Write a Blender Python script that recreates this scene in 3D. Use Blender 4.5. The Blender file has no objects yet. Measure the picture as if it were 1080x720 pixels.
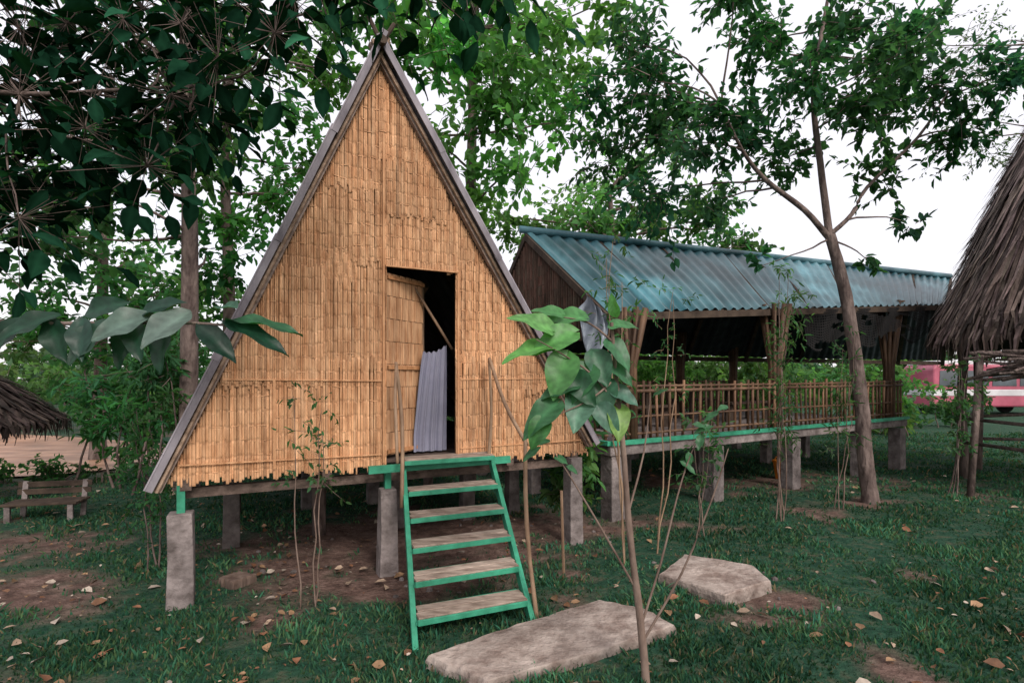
import bpy, math, random
import numpy as np
from mathutils import Vector, noise
random.seed(7); rng=np.random.default_rng(7)
S=bpy.context.scene
U=random.uniform

# ------------------------------------------------------------ helpers
def V(*a): return Vector(a)
class MB:
    def __init__(s): s.v=[];s.f=[];s.c=[]
    def add(s,vs,fs,c=(1,1,1)):
        n=len(s.v); s.v.extend([tuple(p) for p in vs])
        s.f.extend([tuple(i+n for i in f) for f in fs])
        if len(c) and hasattr(c[0],'__len__'): s.c.extend(c)
        else: s.c.extend([tuple(c)]*len(vs))
    def tube(s,pts,rad,n=7,c=(1,1,1),cap=True,wob=0):
        pts=[Vector(p) for p in pts]; vs=[]
        m=len(pts)
        ref=V(0.13,0.21,1) 
        for i,p in enumerate(pts):
            d=(pts[min(i+1,m-1)]-pts[max(i-1,0)]).normalized()
            r0=ref if abs(d.dot(ref.normalized()))<.93 else V(1,.1,0)
            a=d.cross(r0).normalized(); b=d.cross(a)
            r=rad[i] if hasattr(rad,'__len__') else rad
            for k in range(n):
                t=2*math.pi*k/n; rr=r*(1+U(-wob,wob))
                vs.append(p+a*math.cos(t)*rr+b*math.sin(t)*rr)
        fs=[]
        for i in range(m-1):
            for k in range(n):
                k2=(k+1)%n
                fs.append((i*n+k,i*n+k2,(i+1)*n+k2,(i+1)*n+k))
        if cap: fs.append(tuple(range(n))[::-1]); fs.append(tuple((m-1)*n+k for k in range(n)))
        s.add(vs,fs,c)
    def hexa(s,b,t,c=(1,1,1)):
        s.add(list(b)+list(t),[(3,2,1,0),(4,5,6,7),(0,1,5,4),(1,2,6,5),(2,3,7,6),(3,0,4,7)],c)
    def beam(s,p0,p1,w,h,c=(1,1,1),up=(0,0,1)):
        p0=Vector(p0);p1=Vector(p1);d=(p1-p0).normalized();up=Vector(up)
        if abs(d.dot(up))>.97: up=V(.444,-.896,0)
        a=d.cross(up).normalized()*w/2; b=a.cross(d).normalized()*h/2
        s.hexa([p0-a-b,p0+a-b,p0+a+b,p0-a+b],[p1-a-b,p1+a-b,p1+a+b,p1-a+b],c)
    def build(s,name,mat,parent=None,smooth=False,bevel=0,sub=0):
        me=bpy.data.meshes.new(name); me.from_pydata(s.v,[],s.f); me.update()
        at=me.color_attributes.new('tint','FLOAT_COLOR','POINT')
        c=np.ones((len(s.v),4),dtype=np.float32); c[:,:3]=np.array(s.c,dtype=np.float32)
        at.data.foreach_set('color',c.ravel())
        if smooth: me.polygons.foreach_set('use_smooth',[True]*len(me.polygons))
        me.materials.append(mat)
        o=bpy.data.objects.new(name,me); S.collection.objects.link(o)
        if parent: o.parent=parent
        if bevel:
            m=o.modifiers.new('b','BEVEL'); m.width=bevel; m.segments=2; m.limit_method='ANGLE'
        return o
def npmesh(name,v,f,c,mat,parent=None):
    me=bpy.data.meshes.new(name)
    nv=len(v);nf=len(f);k=f.shape[1]
    me.vertices.add(nv); me.vertices.foreach_set('co',v.astype(np.float32).ravel())
    me.loops.add(nf*k); me.loops.foreach_set('vertex_index',f.astype(np.int32).ravel())
    me.polygons.add(nf); me.polygons.foreach_set('loop_start',np.arange(0,nf*k,k,dtype=np.int32))
    me.update(calc_edges=True)
    at=me.color_attributes.new('tint','FLOAT_COLOR','POINT')
    cc=np.ones((nv,4),dtype=np.float32); cc[:,:3]=c; at.data.foreach_set('color',cc.ravel())
    me.materials.append(mat)
    o=bpy.data.objects.new(name,me); S.collection.objects.link(o)
    if parent: o.parent=parent
    return o
def E(name,loc=(0,0,0)):
    o=bpy.data.objects.new(name,None); o.empty_display_size=.2; S.collection.objects.link(o); return o

def mat(name,c1,c2,scale=6,rough=.85,bump=.3,bscale=40,stretch=(1,1,1),metal=0,spec=.25,lo=.35,hi=.65,big=.25,bdist=.01):
    m=bpy.data.materials.new(name); m.use_nodes=True; nt=m.node_tree; N=nt.nodes; L=nt.links
    p=N['Principled BSDF']; out=N['Material Output']
    tc=N.new('ShaderNodeTexCoord'); mp=N.new('ShaderNodeMapping'); mp.inputs['Scale'].default_value=stretch
    L.new(tc.outputs['Object'],mp.inputs[0])
    n1=N.new('ShaderNodeTexNoise'); n1.inputs['Scale'].default_value=scale; n1.inputs['Detail'].default_value=6; n1.inputs['Roughness'].default_value=.62
    L.new(mp.outputs[0],n1.inputs['Vector'])
    r=N.new('ShaderNodeValToRGB'); r.color_ramp.elements[0].position=lo; r.color_ramp.elements[1].position=hi
    r.color_ramp.elements[0].color=(*c1,1); r.color_ramp.elements[1].color=(*c2,1)
    L.new(n1.outputs['Fac'],r.inputs[0])
    at=N.new('ShaderNodeAttribute'); at.attribute_name='tint'
    mx=N.new('ShaderNodeMixRGB'); mx.blend_type='MULTIPLY'; mx.inputs[0].default_value=1
    L.new(r.outputs[0],mx.inputs[1]); L.new(at.outputs['Color'],mx.inputs[2])
    n2=N.new('ShaderNodeTexNoise'); n2.inputs['Scale'].default_value=1.3; n2.inputs['Detail'].default_value=3
    L.new(tc.outputs['Object'],n2.inputs['Vector'])
    mr=N.new('ShaderNodeMapRange'); mr.inputs[1].default_value=.3; mr.inputs[2].default_value=.7; mr.inputs[3].default_value=1-big; mr.inputs[4].default_value=1+big*.6
    L.new(n2.outputs['Fac'],mr.inputs[0])
    m2=N.new('ShaderNodeVectorMath'); m2.operation='SCALE'
    L.new(mx.outputs[0],m2.inputs[0]); L.new(mr.outputs[0],m2.inputs['Scale'])
    L.new(m2.outputs[0],p.inputs['Base Color'])
    p.inputs['Roughness'].default_value=rough; p.inputs['Metallic'].default_value=metal; p.inputs['Specular IOR Level'].default_value=spec
    if bump:
        n3=N.new('ShaderNodeTexNoise'); n3.inputs['Scale'].default_value=bscale; n3.inputs['Detail'].default_value=5
        L.new(mp.outputs[0],n3.inputs['Vector'])
        b=N.new('ShaderNodeBump'); b.inputs['Strength'].default_value=bump; b.inputs['Distance'].default_value=bdist
        L.new(n3.outputs['Fac'],b.inputs['Height']); L.new(b.outputs[0],p.inputs['Normal'])
    return m
def leafmat(name,transl,rough=.5,gloss=0,boost=(1.6,1.9,.8),noise_=False):
    m=bpy.data.materials.new(name); m.use_nodes=True; N=m.node_tree.nodes; L=m.node_tree.links
    out=N['Material Output']
    if gloss: p=N['Principled BSDF']; cin=p.inputs['Base Color']; p.inputs['Roughness'].default_value=rough; p.inputs['Specular IOR Level'].default_value=gloss
    else: N.remove(N['Principled BSDF']); p=N.new('ShaderNodeBsdfDiffuse'); cin=p.inputs['Color']
    at=N.new('ShaderNodeAttribute'); at.attribute_name='tint'; src=at.outputs['Color']
    if noise_:
        tc=N.new('ShaderNodeTexCoord'); n1=N.new('ShaderNodeTexNoise'); n1.inputs['Scale'].default_value=22; n1.inputs['Detail'].default_value=4
        L.new(tc.outputs['Object'],n1.inputs['Vector'])
        mr=N.new('ShaderNodeMapRange'); mr.inputs[1].default_value=.3; mr.inputs[2].default_value=.7; mr.inputs[3].default_value=.7; mr.inputs[4].default_value=1.25
        L.new(n1.outputs['Fac'],mr.inputs[0]); sc=N.new('ShaderNodeVectorMath'); sc.operation='SCALE'; L.new(src,sc.inputs[0]); L.new(mr.outputs[0],sc.inputs['Scale']); src=sc.outputs[0]
        b=N.new('ShaderNodeBump'); b.inputs['Strength'].default_value=.25; b.inputs['Distance'].default_value=.01; L.new(n1.outputs['Fac'],b.inputs['Height']); L.new(b.outputs[0],p.inputs['Normal'])
    L.new(src,cin)
    t=N.new('ShaderNodeBsdfTranslucent'); ms=N.new('ShaderNodeMixShader'); ms.inputs[0].default_value=transl
    tm=N.new('ShaderNodeMixRGB'); tm.blend_type='MULTIPLY'; tm.inputs[0].default_value=1; tm.inputs[2].default_value=(*boost,1)
    L.new(src,tm.inputs[1]); L.new(tm.outputs[0],t.inputs[0]); L.new(p.outputs[0],ms.inputs[1]); L.new(t.outputs[0],ms.inputs[2]); L.new(ms.outputs[0],out.inputs[0])
    return m

M_bam=mat('woven_bamboo',(.50,.25,.125),(.78,.46,.26),scale=14,stretch=(1.5,1.5,.35),bump=.35,bscale=60,rough=.7,big=.22)
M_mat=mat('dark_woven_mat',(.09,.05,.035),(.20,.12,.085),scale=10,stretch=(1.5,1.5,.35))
M_back=mat('block_sheet_and_gable',(.22,.11,.045),(.30,.16,.07))
M_roofgrey=mat('weathered_sheet',(.15,.13,.15),(.33,.30,.33),scale=5,rough=.6,stretch=(1,1,.4))
M_wood=mat('weathered_wood',(.18,.135,.11),(.42,.34,.29),scale=7,stretch=(1,3,3),bump=.5)
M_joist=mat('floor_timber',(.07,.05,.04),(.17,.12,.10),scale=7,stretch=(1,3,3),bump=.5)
M_pole=mat('bamboo_pole',(.18,.11,.07),(.34,.23,.15),scale=6,stretch=(1,1,.5),rough=.6)
M_rail=mat('brown_bamboo',(.075,.04,.026),(.19,.11,.065),scale=6,stretch=(1,1,.5),rough=.6)  # darker, browner bamboo for railing and columns
M_dpole=mat('dark_timber',(.035,.024,.018),(.09,.063,.046),scale=6,bump=.5)
M_net=mat('black_net',(.008,.008,.009),(.02,.018,.018),scale=6,bump=0)
M_green=mat('green_paint',(.025,.20,.115),(.05,.33,.20),scale=9,rough=.55,bump=.3,bscale=60,spec=.35,big=.35)
M_conc=mat('rough_concrete',(.12,.098,.092),(.30,.255,.245),scale=7,bump=.8,bscale=25,bdist=.02,big=.4)
M_stone=mat('slab_stone',(.19,.14,.118),(.46,.385,.34),scale=6,bump=1,bscale=24,bdist=.02,big=.4)
M_cloth=mat('curtain_cloth',(.20,.20,.27),(.27,.27,.35),scale=3,bump=.1,rough=.9)
M_tarp=mat('plastic_tarp',(.12,.15,.18),(.36,.40,.45),scale=4,bump=.5,bscale=8,rough=.35,bdist=.03)
M_blue=mat('blue_roof_sheet',(.025,.092,.115),(.085,.20,.235),scale=2.6,rough=.38,spec=.45,bump=.1,stretch=(1,.4,.4),big=.4)
M_bark=mat('bark',(.07,.048,.043),(.22,.165,.145),scale=10,stretch=(1,1,.35),bump=1,bscale=22,bdist=.03)
M_bark2=mat('sapling_bark',(.11,.07,.055),(.25,.18,.145),scale=12,stretch=(1,1,.4),bump=.5)
M_leaf=leafmat('leaf',.5,boost=(1.8,2.1,.9))
M_leafd=leafmat('foreground_leaf',.28,rough=.42,gloss=.35,noise_=True)
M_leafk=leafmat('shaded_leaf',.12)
M_grass=leafmat('grass_blade',.25,boost=(1.3,1.5,.8))
M_dry=mat('dry_leaf',(.7,.7,.7),(1.2,1.2,1.2),scale=20,rough=.7,bump=.3)
M_thatch=mat('palm_thatch',(.11,.08,.072),(.27,.205,.185),scale=12,rough=.85,bump=.5,stretch=(1,1,.3))

# ------------------------------------------------------------ ground
def nz(x,y,s,o=0): return noise.noise(Vector((x*s+o,y*s-o,o*.37)))
PATCH=[(-1.0,5.3,1.7,1.3,1.0),(-.8,4.05,.55,.35,.85),(-3.5,3.9,.8,.8,.65),(-4.9,5.2,1.3,.8,.6),(2.0,3.85,.42,.25,.9),(3.7,6.3,.5,.35,.7),(1.75,3.5,.4,.2,.6),
       (2.1,2.9,.25,.3,.65),(.3,5.7,1.6,.6,.8),(4.3,8.3,3.5,.9,.6),(-1.6,3.45,.35,.3,.6),(6.6,7.4,.8,.6,.5),(-2.6,2.7,.5,.25,.5),(3.3,4.3,.4,.2,.45),(4.6,6.9,.6,.35,.6)]
def dirt(x,y):
    v=0
    for (cx,cy,rx,ry,a) in PATCH:
        q=((x-cx)/rx)**2+((y-cy)/ry)**2
        if q<4: v=max(v,a*math.exp(-q*.8))
    v+=.30*nz(x,y,1.1,3)+.34*nz(x,y,4.2,9)+.16*nz(x,y,11,4)+.03
    if x<-6 and y>7: v+=.35
    return min(max((v-.36)/.34,0),1)
def hgt(x,y):
    return .022*nz(x,y,1.4,5)+.012*nz(x,y,5,1)
n=321
u=np.linspace(-1,1,n); g=np.sinh(u*5.2)/math.sinh(5.2)*260
gx=g; gy=g+5
v=[];c=[]
for j in range(n):
    for i in range(n):
        x=gx[i];y=gy[j]; v.append((x,y,hgt(x,y))); d=dirt(x,y); c.append((d,d,d))
idx=np.arange(n*n).reshape(n,n)
f=np.stack([idx[:-1,:-1].ravel(),idx[:-1,1:].ravel(),idx[1:,1:].ravel(),idx[1:,:-1].ravel()],1)
Mg=bpy.data.materials.new('ground_soil_and_turf'); Mg.use_nodes=True
nt=Mg.node_tree;N=nt.nodes;L=nt.links;p=N['Principled BSDF']
tc=N.new('ShaderNodeTexCoord')
def nn(sc,det=7,ro=.6):
    a=N.new('ShaderNodeTexNoise');a.inputs['Scale'].default_value=sc;a.inputs['Detail'].default_value=det;a.inputs['Roughness'].default_value=ro
    L.new(tc.outputs['Object'],a.inputs['Vector']);return a
def ramp(src,e):
    r=N.new('ShaderNodeValToRGB'); 
    while len(r.color_ramp.elements)<len(e): r.color_ramp.elements.new(.5)
    for k,(po,co) in enumerate(e): r.color_ramp.elements[k].position=po; r.color_ramp.elements[k].color=(*co,1)
    L.new(src,r.inputs[0]);return r
gr=ramp(nn(9).outputs['Fac'],[(.3,(.012,.038,.024)),(.5,(.028,.078,.047)),(.68,(.085,.088,.056))])
so=ramp(nn(7,9,.7).outputs['Fac'],[(.3,(.06,.037,.031)),(.5,(.15,.095,.078)),(.68,(.27,.18,.15))])
at=N.new('ShaderNodeAttribute');at.attribute_name='tint'
mx=N.new('ShaderNodeMixRGB');L.new(at.outputs['Fac'],mx.inputs[0]);L.new(gr.outputs[0],mx.inputs[1]);L.new(so.outputs[0],mx.inputs[2])
L.new(mx.outputs[0],p.inputs['Base Color']);p.inputs['Roughness'].default_value=.95;p.inputs['Specular IOR Level'].default_value=.1
b=N.new('ShaderNodeBump');b.inputs['Strength'].default_value=1;b.inputs['Distance'].default_value=.04
L.new(nn(28).outputs['Fac'],b.inputs['Height']);L.new(b.outputs[0],p.inputs['Normal'])
gnd=npmesh('ground',np.array(v),f,np.array(c),Mg)
gnd.data.polygons.foreach_set('use_smooth',[True]*len(gnd.data.polygons))

# muddy river on the left, beyond the bench
M_river=mat('muddy_water',(.26,.13,.075),(.46,.27,.18),scale=1.2,rough=.45,bump=.5,bscale=5,spec=.2,big=.4,stretch=(.5,2,1),bdist=.05)
pp=[(-6.6,10.6),(-6.9,9.4),(-7.6,8.7),(-9.5,8.2),(-13,7.8),(-30,5.5),(-90,-2),(-110,24),(-40,20),(-20,17),(-12,14.5),(-8.6,13),(-7,11.8)]
mb=MB();mb.add([(a,b,.035) for a,b in pp],[tuple(range(len(pp)))]);mb.build('river',M_river)

# grass
NB=240000
d=2.2*np.exp(rng.random(NB)*math.log(16/2.2)); 
x=(rng.random(NB)*2-1)*(1.0*d+1.1)
keep=[];tn=[]
for i in range(NB):
    xx=x[i];yy=d[i]; dd=dirt(xx,yy)
    k=nz(xx,yy,2.2,21)+.6*nz(xx,yy,7,2)
    if random.random()<(1-dd)**1.2*(.70+.75*k) and not (xx<-6.7 and yy>8.3): keep.append(i); tn.append(k)
keep=np.array(keep);tn=np.array(tn);x=x[keep];y=d[keep];m=len(keep)
a=rng.random(m)*2*np.pi; h=(.012+.030*rng.random(m)**1.6)*(1+.9*tn)*(1+.03*y); w=(.0026+.0018*rng.random(m))*(1+y*.24)
ln=1.5*h*rng.random(m); b2=rng.random(m)*2*np.pi
B=np.stack([x,y,np.full(m,-.012)],1)
A=np.stack([np.cos(a),np.sin(a),np.zeros(m)],1)*w[:,None]
T=B+np.stack([np.cos(b2)*ln,np.sin(b2)*ln,h+.012],1)
Mid=B*.45+T*.55+np.array([0,0,1])*(h*.12)[:,None]
vv=np.stack([B-A,B+A,Mid+A*.8,Mid-A*.8,T],1).reshape(-1,3)
base=np.arange(m)*5
f4=np.concatenate([np.stack([base,base+1,base+2],1),np.stack([base,base+2,base+3],1),np.stack([base+3,base+2,base+4],1)])
big=np.array([nz(a_,b_,.8,40) for a_,b_ in zip(x,y)])
br=(.5+.8*rng.random(m))*(1+.5*tn)*(1+.7*big)*1.1
hue=rng.random(m)
col=np.stack([.028+.045*hue**2,.095+.025*hue,.062-.010*hue],1)*br[:,None]
dryb=rng.random(m)<.07; col[dryb]=np.array([.17,.135,.08])
col=np.repeat(np.clip(col,0,1),5,0)
npmesh('grass',vv,f4,col,M_grass)

# ------------------------------------------------------------ foliage tools
def leaf_arrays(base,dr,nrm,size,wr):
    side=np.cross(dr,nrm); side/=np.linalg.norm(side,axis=1)[:,None]+1e-9
    nm=np.cross(side,dr)
    s=size[:,None]; w=(size*wr)[:,None]
    b=base; t=b+dr*s-nm*s*.1
    l1=b+dr*s*.3+side*w+nm*s*.08; l2=b+dr*s*.68+side*w*.78+nm*s*.05
    r1=b+dr*s*.3-side*w+nm*s*.08; r2=b+dr*s*.68-side*w*.78+nm*s*.05
    return np.stack([b,l1,l2,t,r2,r1],1).reshape(-1,3)
def unit(a): return a/(np.linalg.norm(a,axis=1)[:,None]+1e-9)
def crown(name,clumps,leaf,wr,col,parent,twigm=None,ntw=26,lpt=12,flat=.7,droop=.35,var=.35,twr=.006,mt=None):
    Bs=[];D=[];Nn=[];Sz=[];C=[]
    for cl in clumps:
        cx,cy,cz,r=cl[:4]; k=cl[4] if len(cl)>4 else 1
        nt_=max(3,int(ntw*k))
        cb=U(1-var,1+var); cc=np.array(col)*cb*np.array([1+U(-.15,.35),1,1+U(-.2,.15)])
        for _ in range(nt_):
            dv=rng.normal(size=3); dv[2]*=flat; dv/=np.linalg.norm(dv)
            st=np.array([cx,cy,cz])+rng.normal(size=3)*r*.28
            Lg=r*U(.5,1.15); 
            tip=st+dv*Lg+np.array([0,0,-.12*Lg])
            if twigm is not None: twigm.tube([st,(st+tip)/2+rng.normal(size=3)*Lg*.05,tip],[twr,twr*.7,twr*.3],n=3,cap=False)
            s=np.linspace(.12,1,lpt)+rng.normal(size=lpt)*.03
            p=st+(tip-st)*s[:,None]+rng.normal(size=(lpt,3))*r*.03
            dd=dv*.55+rng.normal(size=(lpt,3))*.6+np.array([0,0,-droop])
            Bs.append(p);D.append(dd);Nn.append(rng.normal(size=(lpt,3))*.55+np.array([0,0,1]))
            Sz.append(leaf*(.6+.7*rng.random(lpt)))
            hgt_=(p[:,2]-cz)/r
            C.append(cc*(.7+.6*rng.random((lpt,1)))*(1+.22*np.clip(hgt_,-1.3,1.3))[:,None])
    Bs=np.concatenate(Bs);D=unit(np.concatenate(D));Nn=unit(np.concatenate(Nn));Sz=np.concatenate(Sz);C=np.concatenate(C)
    vv=leaf_arrays(Bs,D,Nn,Sz,wr); m=len(Bs); b=np.arange(m)*6
    f=np.concatenate([np.stack([b,b+1,b+2,b+3],1),np.stack([b,b+3,b+4,b+5],1)])
    return npmesh(name,vv,f,np.repeat(np.clip(C,0,1),6,0),mt or M_leaf,parent)
def limb(mb,a,b,r0,r1,n=7,seg=6,bow=.12,up=.1):
    a=Vector(a);b=Vector(b);Lg=(b-a).length
    off=Vector((U(-1,1),U(-1,1),U(-.2,.5)))*Lg*bow
    pts=[];rr=[]
    for i in range(seg+1):
        t=i/seg; pts.append(a.lerp(b,t)+off*math.sin(math.pi*t)+Vector((U(-1,1),U(-1,1),U(-1,1)))*Lg*.012*(0<i<seg)); rr.append(r0+(r1-r0)*t)
    mb.tube(pts,rr,n=n,cap=False); return pts
def smooth_path(pts,k=3):
    pts=[Vector(p) for p in pts];o=[]
    for i in range(len(pts)-1):
        p0=pts[max(i-1,0)];p1=pts[i];p2=pts[i+1];p3=pts[min(i+2,len(pts)-1)]
        for q in range(k):
            t=q/k; o.append(.5*((2*p1)+(p2-p0)*t+(2*p0-5*p1+4*p2-p3)*t*t+(3*p1-p0-3*p2+p3)*t**3))
    o.append(pts[-1]);return o
def trunk(mb,pts,r0,r1,n=12,k=4,wob=.05,flare=1.35):
    P=smooth_path(pts,k);m=len(P)
    R=[r0+(r1-r0)*i/(m-1) for i in range(m)]
    if flare: R[0]*=flare; R[1]*=1+(flare-1)*.35
    mb.tube(P,R,n=n,cap=False,wob=wob);return P
def near(P,c):
    c=Vector(c);return min(P,key=lambda p:(p-c).length+max(0,p.z-c.z)*2)

# ---- forked tree (right)
T=E('forked_tree');mb=MB()
t0=trunk(mb,[(4.70,6.95,-.05),(4.62,6.95,.6),(4.60,7,1.35),(4.40,7,2.7),(4.19,7,3.5)],.10,.065,k=6,wob=.08)
l1=trunk(mb,[(4.19,7,3.45),(3.8,6.9,3.8),(3.25,6.8,4.15),(2.9,6.7,4.5),(2.6,6.6,5.0)],.042,.015,n=8,flare=0)
l2=trunk(mb,[(4.19,7,3.45),(4.12,7.1,4.5),(4.03,7.1,5.35),(4.12,7.1,6.1),(4.3,7.1,7.1)],.048,.018,n=8,flare=0)
l3=trunk(mb,[(4.19,7,3.5),(4.42,6.9,3.75),(4.62,6.9,4.1),(5.2,6.8,4.7),(5.6,6.8,5.3)],.034,.012,n=8,flare=0)
px=[(700,40),(680,95),(735,95),(715,165),(750,30),(800,45),(835,95),(790,135),(870,45),(905,95),(940,50),(955,115),(930,170),(985,150),(985,60),(850,150),(760,205),(670,30),(640,70),(1010,110),(690,200),(820,10),(900,10),(720,120),(960,20),(880,130),(745,150),(660,140),(970,95),(700,75),(860,80)]
cl=[((a-540)/80,7+U(-.8,.9),1.6+(400-b)/80,U(.38,.62),U(.8,1.2)) for a,b in px]
cl+=[(5.1,6.9,3.65,.2,.25),(4.75,7.1,3.2,.16,.15),(3.3,7,3.1,.2,.12)]
al=l1+l2+l3
for c_ in cl:
    s=near(al,c_[:3]); limb(mb,s,c_[:3],.015,.005,n=5)
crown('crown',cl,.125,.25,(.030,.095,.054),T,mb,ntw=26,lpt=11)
mb.build('trunk',M_bark,T,smooth=True)

# ---- tall tree behind hut (centre top)
T=E('tall_tree');mb=MB()
t0=trunk(mb,[(-1.1,11.4,-.05),(-1.0,11.3,3),(-.86,11.2,6),(-.8,11.2,9),(-.6,11.2,11.5)],.15,.06)
px=[(440,20),(500,15),(560,15),(610,40),(560,75),(595,120),(480,95),(525,145),(430,75),(470,175),(510,70),(640,10),(540,185),(420,130),(585,45),(490,220),(465,50),(540,105)]
cl=[((a-540)/50,11.2+U(-1.4,1.4),1.6+(400-b)/50,U(.65,1.0),U(.8,1.2)) for a,b in px]
cl+=[(U(-3,2),11.2+U(-1.5,1.5),U(9.2,11.5),.9,.6) for _ in range(6)]
for c_ in cl: limb(mb,near(t0,c_[:3]),c_[:3],.03,.010,n=5)
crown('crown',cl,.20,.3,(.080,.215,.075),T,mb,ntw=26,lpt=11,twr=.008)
mb.build('trunk',M_bark,T,smooth=True)

# ---- tree behind pavilion
T=E('broadleaf_tree');mb=MB()
t0=trunk(mb,[(3.0,15.5,-.05),(3.1,15.4,2),(3.0,15.3,4),(2.8,15.2,7)],.16,.06)
px=[(600,215),(640,195),(685,210),(725,230),(650,245),(560,235),(700,160),(755,240),(620,260),(530,230),(670,175),(790,255),(580,250),(640,225),(615,240),(700,235)]
cl=[((a-540)/37,15.2+U(-1.2,1.2),1.6+(400-b)/37,U(.7,1.1),U(.9,1.2)) for a,b in px]
for c_ in cl: limb(mb,near(t0,c_[:3]),c_[:3],.05,.015,n=5)
crown('crown',cl,.2,.3,(.075,.18,.08),T,mb,ntw=28,lpt=11,twr=.01)
mb.build('trunk',M_bark,T,smooth=True)

# ---- left trees behind hut
def lefttree(path,r0,px,dd,sc,col,leaf=.16,jy=1.0):
    T=E('shade_tree');mb=MB()
    t0=trunk(mb,path,r0,r0*.45)
    cl=[((a-540)/sc,dd+U(-jy,jy),1.6+(400-b)/sc,U(.5,.85),U(.75,1.15)) for a,b in px]
    for c_ in cl: limb(mb,near(t0,c_[:3]),c_[:3],.03,.01,n=5)
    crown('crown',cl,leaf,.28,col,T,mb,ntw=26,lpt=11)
    mb.build('trunk',M_bark,T,smooth=True)
lefttree([(-4.72,7.7,-.05),(-4.68,7.7,2),(-4.62,7.6,4.2),(-4.7,7.6,6),(-4.5,7.6,8.4)],.135,
  [(150,60),(110,130),(180,160),(60,110),(20,160),(150,220),(90,210),(210,90),(240,180),(30,240),(190,260)],7.7,73,(.03,.095,.042))
lefttree([(-5.0,9.3,-.05),(-4.95,9.3,3),(-5.02,9.3,5.5),(-4.8,9.3,8.5)],.12,
  [(260,60),(300,120),(330,60),(250,130),(350,15),(290,30),(240,230),(265,190),(320,160),(385,20),(225,300),(180,330),(300,200),(360,70),(270,90),(210,50)],9.3,60,(.06,.165,.06))
lefttree([(-8.2,10.5,-.05),(-8.1,10.5,3),(-8.0,10.4,5.5),(-7.8,10.3,7.5)],.12,
  [(130,285),(150,340),(90,345),(60,310),(110,260),(185,365),(60,380),(170,300),(20,360),(30,215),(75,240),(215,350),(10,330),(140,370),(200,310)],10.4,54,(.045,.13,.055))

# ---- right background tree with fine leaves
T=E('slender_tree');mb=MB()
t0=trunk(mb,[(11.6,11.0,-.05),(11.6,11,3),(11.3,11,6),(11.0,11,8.5)],.10,.04)
cl=[]
for a,b in [(1040,30),(1075,60),(1020,70),(1060,110),(1090,20),(1000,15),(1040,130),(1100,100),(1065,150)]:
    cl.append(((a-540)/51,11+U(-1,1),1.6+(400-b)/51,U(.6,.9),.6))
for c_ in cl: limb(mb,near(t0,c_[:3]),c_[:3],.02,.005,n=5)
crown('crown',cl,.09,.2,(.05,.10,.075),T,mb,ntw=26,lpt=13)
mb.build('trunk',M_bark,T,smooth=True)

# ---- bushes and distant trees
def bush(name,pts,leaf,col,h0=0,wr=.25,ntw=26,lpt=11,stems=True):
    T=E(name);mb=MB()
    if stems:
        for p_ in pts: limb(mb,(p_[0]+U(-.2,.2),p_[1]+U(-.2,.2),0),p_[:3],.02,.008,n=5)
    crown('leaves',pts,leaf,wr,col,T,mb,ntw=ntw,lpt=lpt)
    mb.build('stems',M_bark,T,smooth=True)
bush('bamboo_bush',[(-5.6+U(-.6,.7),7.9+U(-.5,.5),U(.5,1.9),.42,.9) for _ in range(11)],.16,(.045,.14,.068),wr=.12)
bush('shrub',[(-7.6+U(-1.6,1.2),8.2+U(-.2,.3),U(.05,.28),.24,.5) for _ in range(13)],.09,(.04,.11,.05),ntw=18,lpt=8)
bush('shrub',[(-3.2+U(-1.6,2.4),11+U(-.8,.8),U(.3,1.5),.6) for _ in range(14)],.16,(.035,.09,.042))
bush('shrub',[(1.5+U(-1.8,2.6),13+U(-.8,.8),U(.3,2.1),.7) for _ in range(18)],.17,(.07,.165,.06))
bush('shrub',[(7+U(-3,4.5),16+U(-1,1),U(.4,2.3),.8) for _ in range(22)],.19,(.08,.17,.07))
bush('shrub',[(-13+U(-3,3),17+U(-.8,.8),U(.3,1.6),.8) for _ in range(12)],.2,(.06,.13,.06))
pts=[]
for i in range(130):
    xx=-62+i*.98+U(-.6,.6); 
    top=U(2.2,4.2) if xx<-12 else U(2.5,5.0)
    z=.7
    while z<top: pts.append((xx+U(-.6,.6),34+U(-3,3)+abs(xx)*.1,z,U(1.1,1.6),.55)); z+=1.3
T=E('distant_trees'); crown('foliage',pts,.5,.35,(.075,.14,.085),T,None,ntw=22,lpt=8)

# ------------------------------------------------------------ A-frame hut
H=E('bamboo_a_frame_hut')
O=V(-2.35,3.73,0);Tt=V(.896,.444,0);Nf=V(.444,-.896,0)
def F(t,z,o=0): return O+Tt*t+Nf*o+V(0,0,z)
ZB=.90;AP=(1.40,4.16);TL=-.06;TR=3.45
def tl(z): return TL+(AP[0]-TL)*(z-ZB)/(AP[1]-ZB)
def tr(z): return TR+(AP[0]-TR)*(z-ZB)/(AP[1]-ZB)
def zmax(t):
    if t<AP[0]: return ZB+(t-TL)/(AP[0]-TL)*(AP[1]-ZB)
    return ZB+(TR-t)/(TR-AP[0])*(AP[1]-ZB)
DL,DR,DT=1.45,2.07,2.53
mb=MB(); wv=MB()
panels=[(-.2,.62,.9,1.62),(.62,1.45,.9,1.75),(-.2,.95,1.58,2.45),(.95,1.45,1.7,2.6),(1.45,2.07,2.53,3.02),
 (2.07,2.72,.9,1.8),(2.72,3.6,.9,1.55),(2.07,3.1,1.74,2.6),(2.72,3.4,1.5,1.8),(.4,1.2,2.4,3.2),(1.2,1.45,2.56,3.2),(1.45,1.95,2.98,3.5),(1.95,3,2.55,3.4),(.9,1.45,3.15,4.2),(1.4,2.3,3.42,4.2)]
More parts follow.
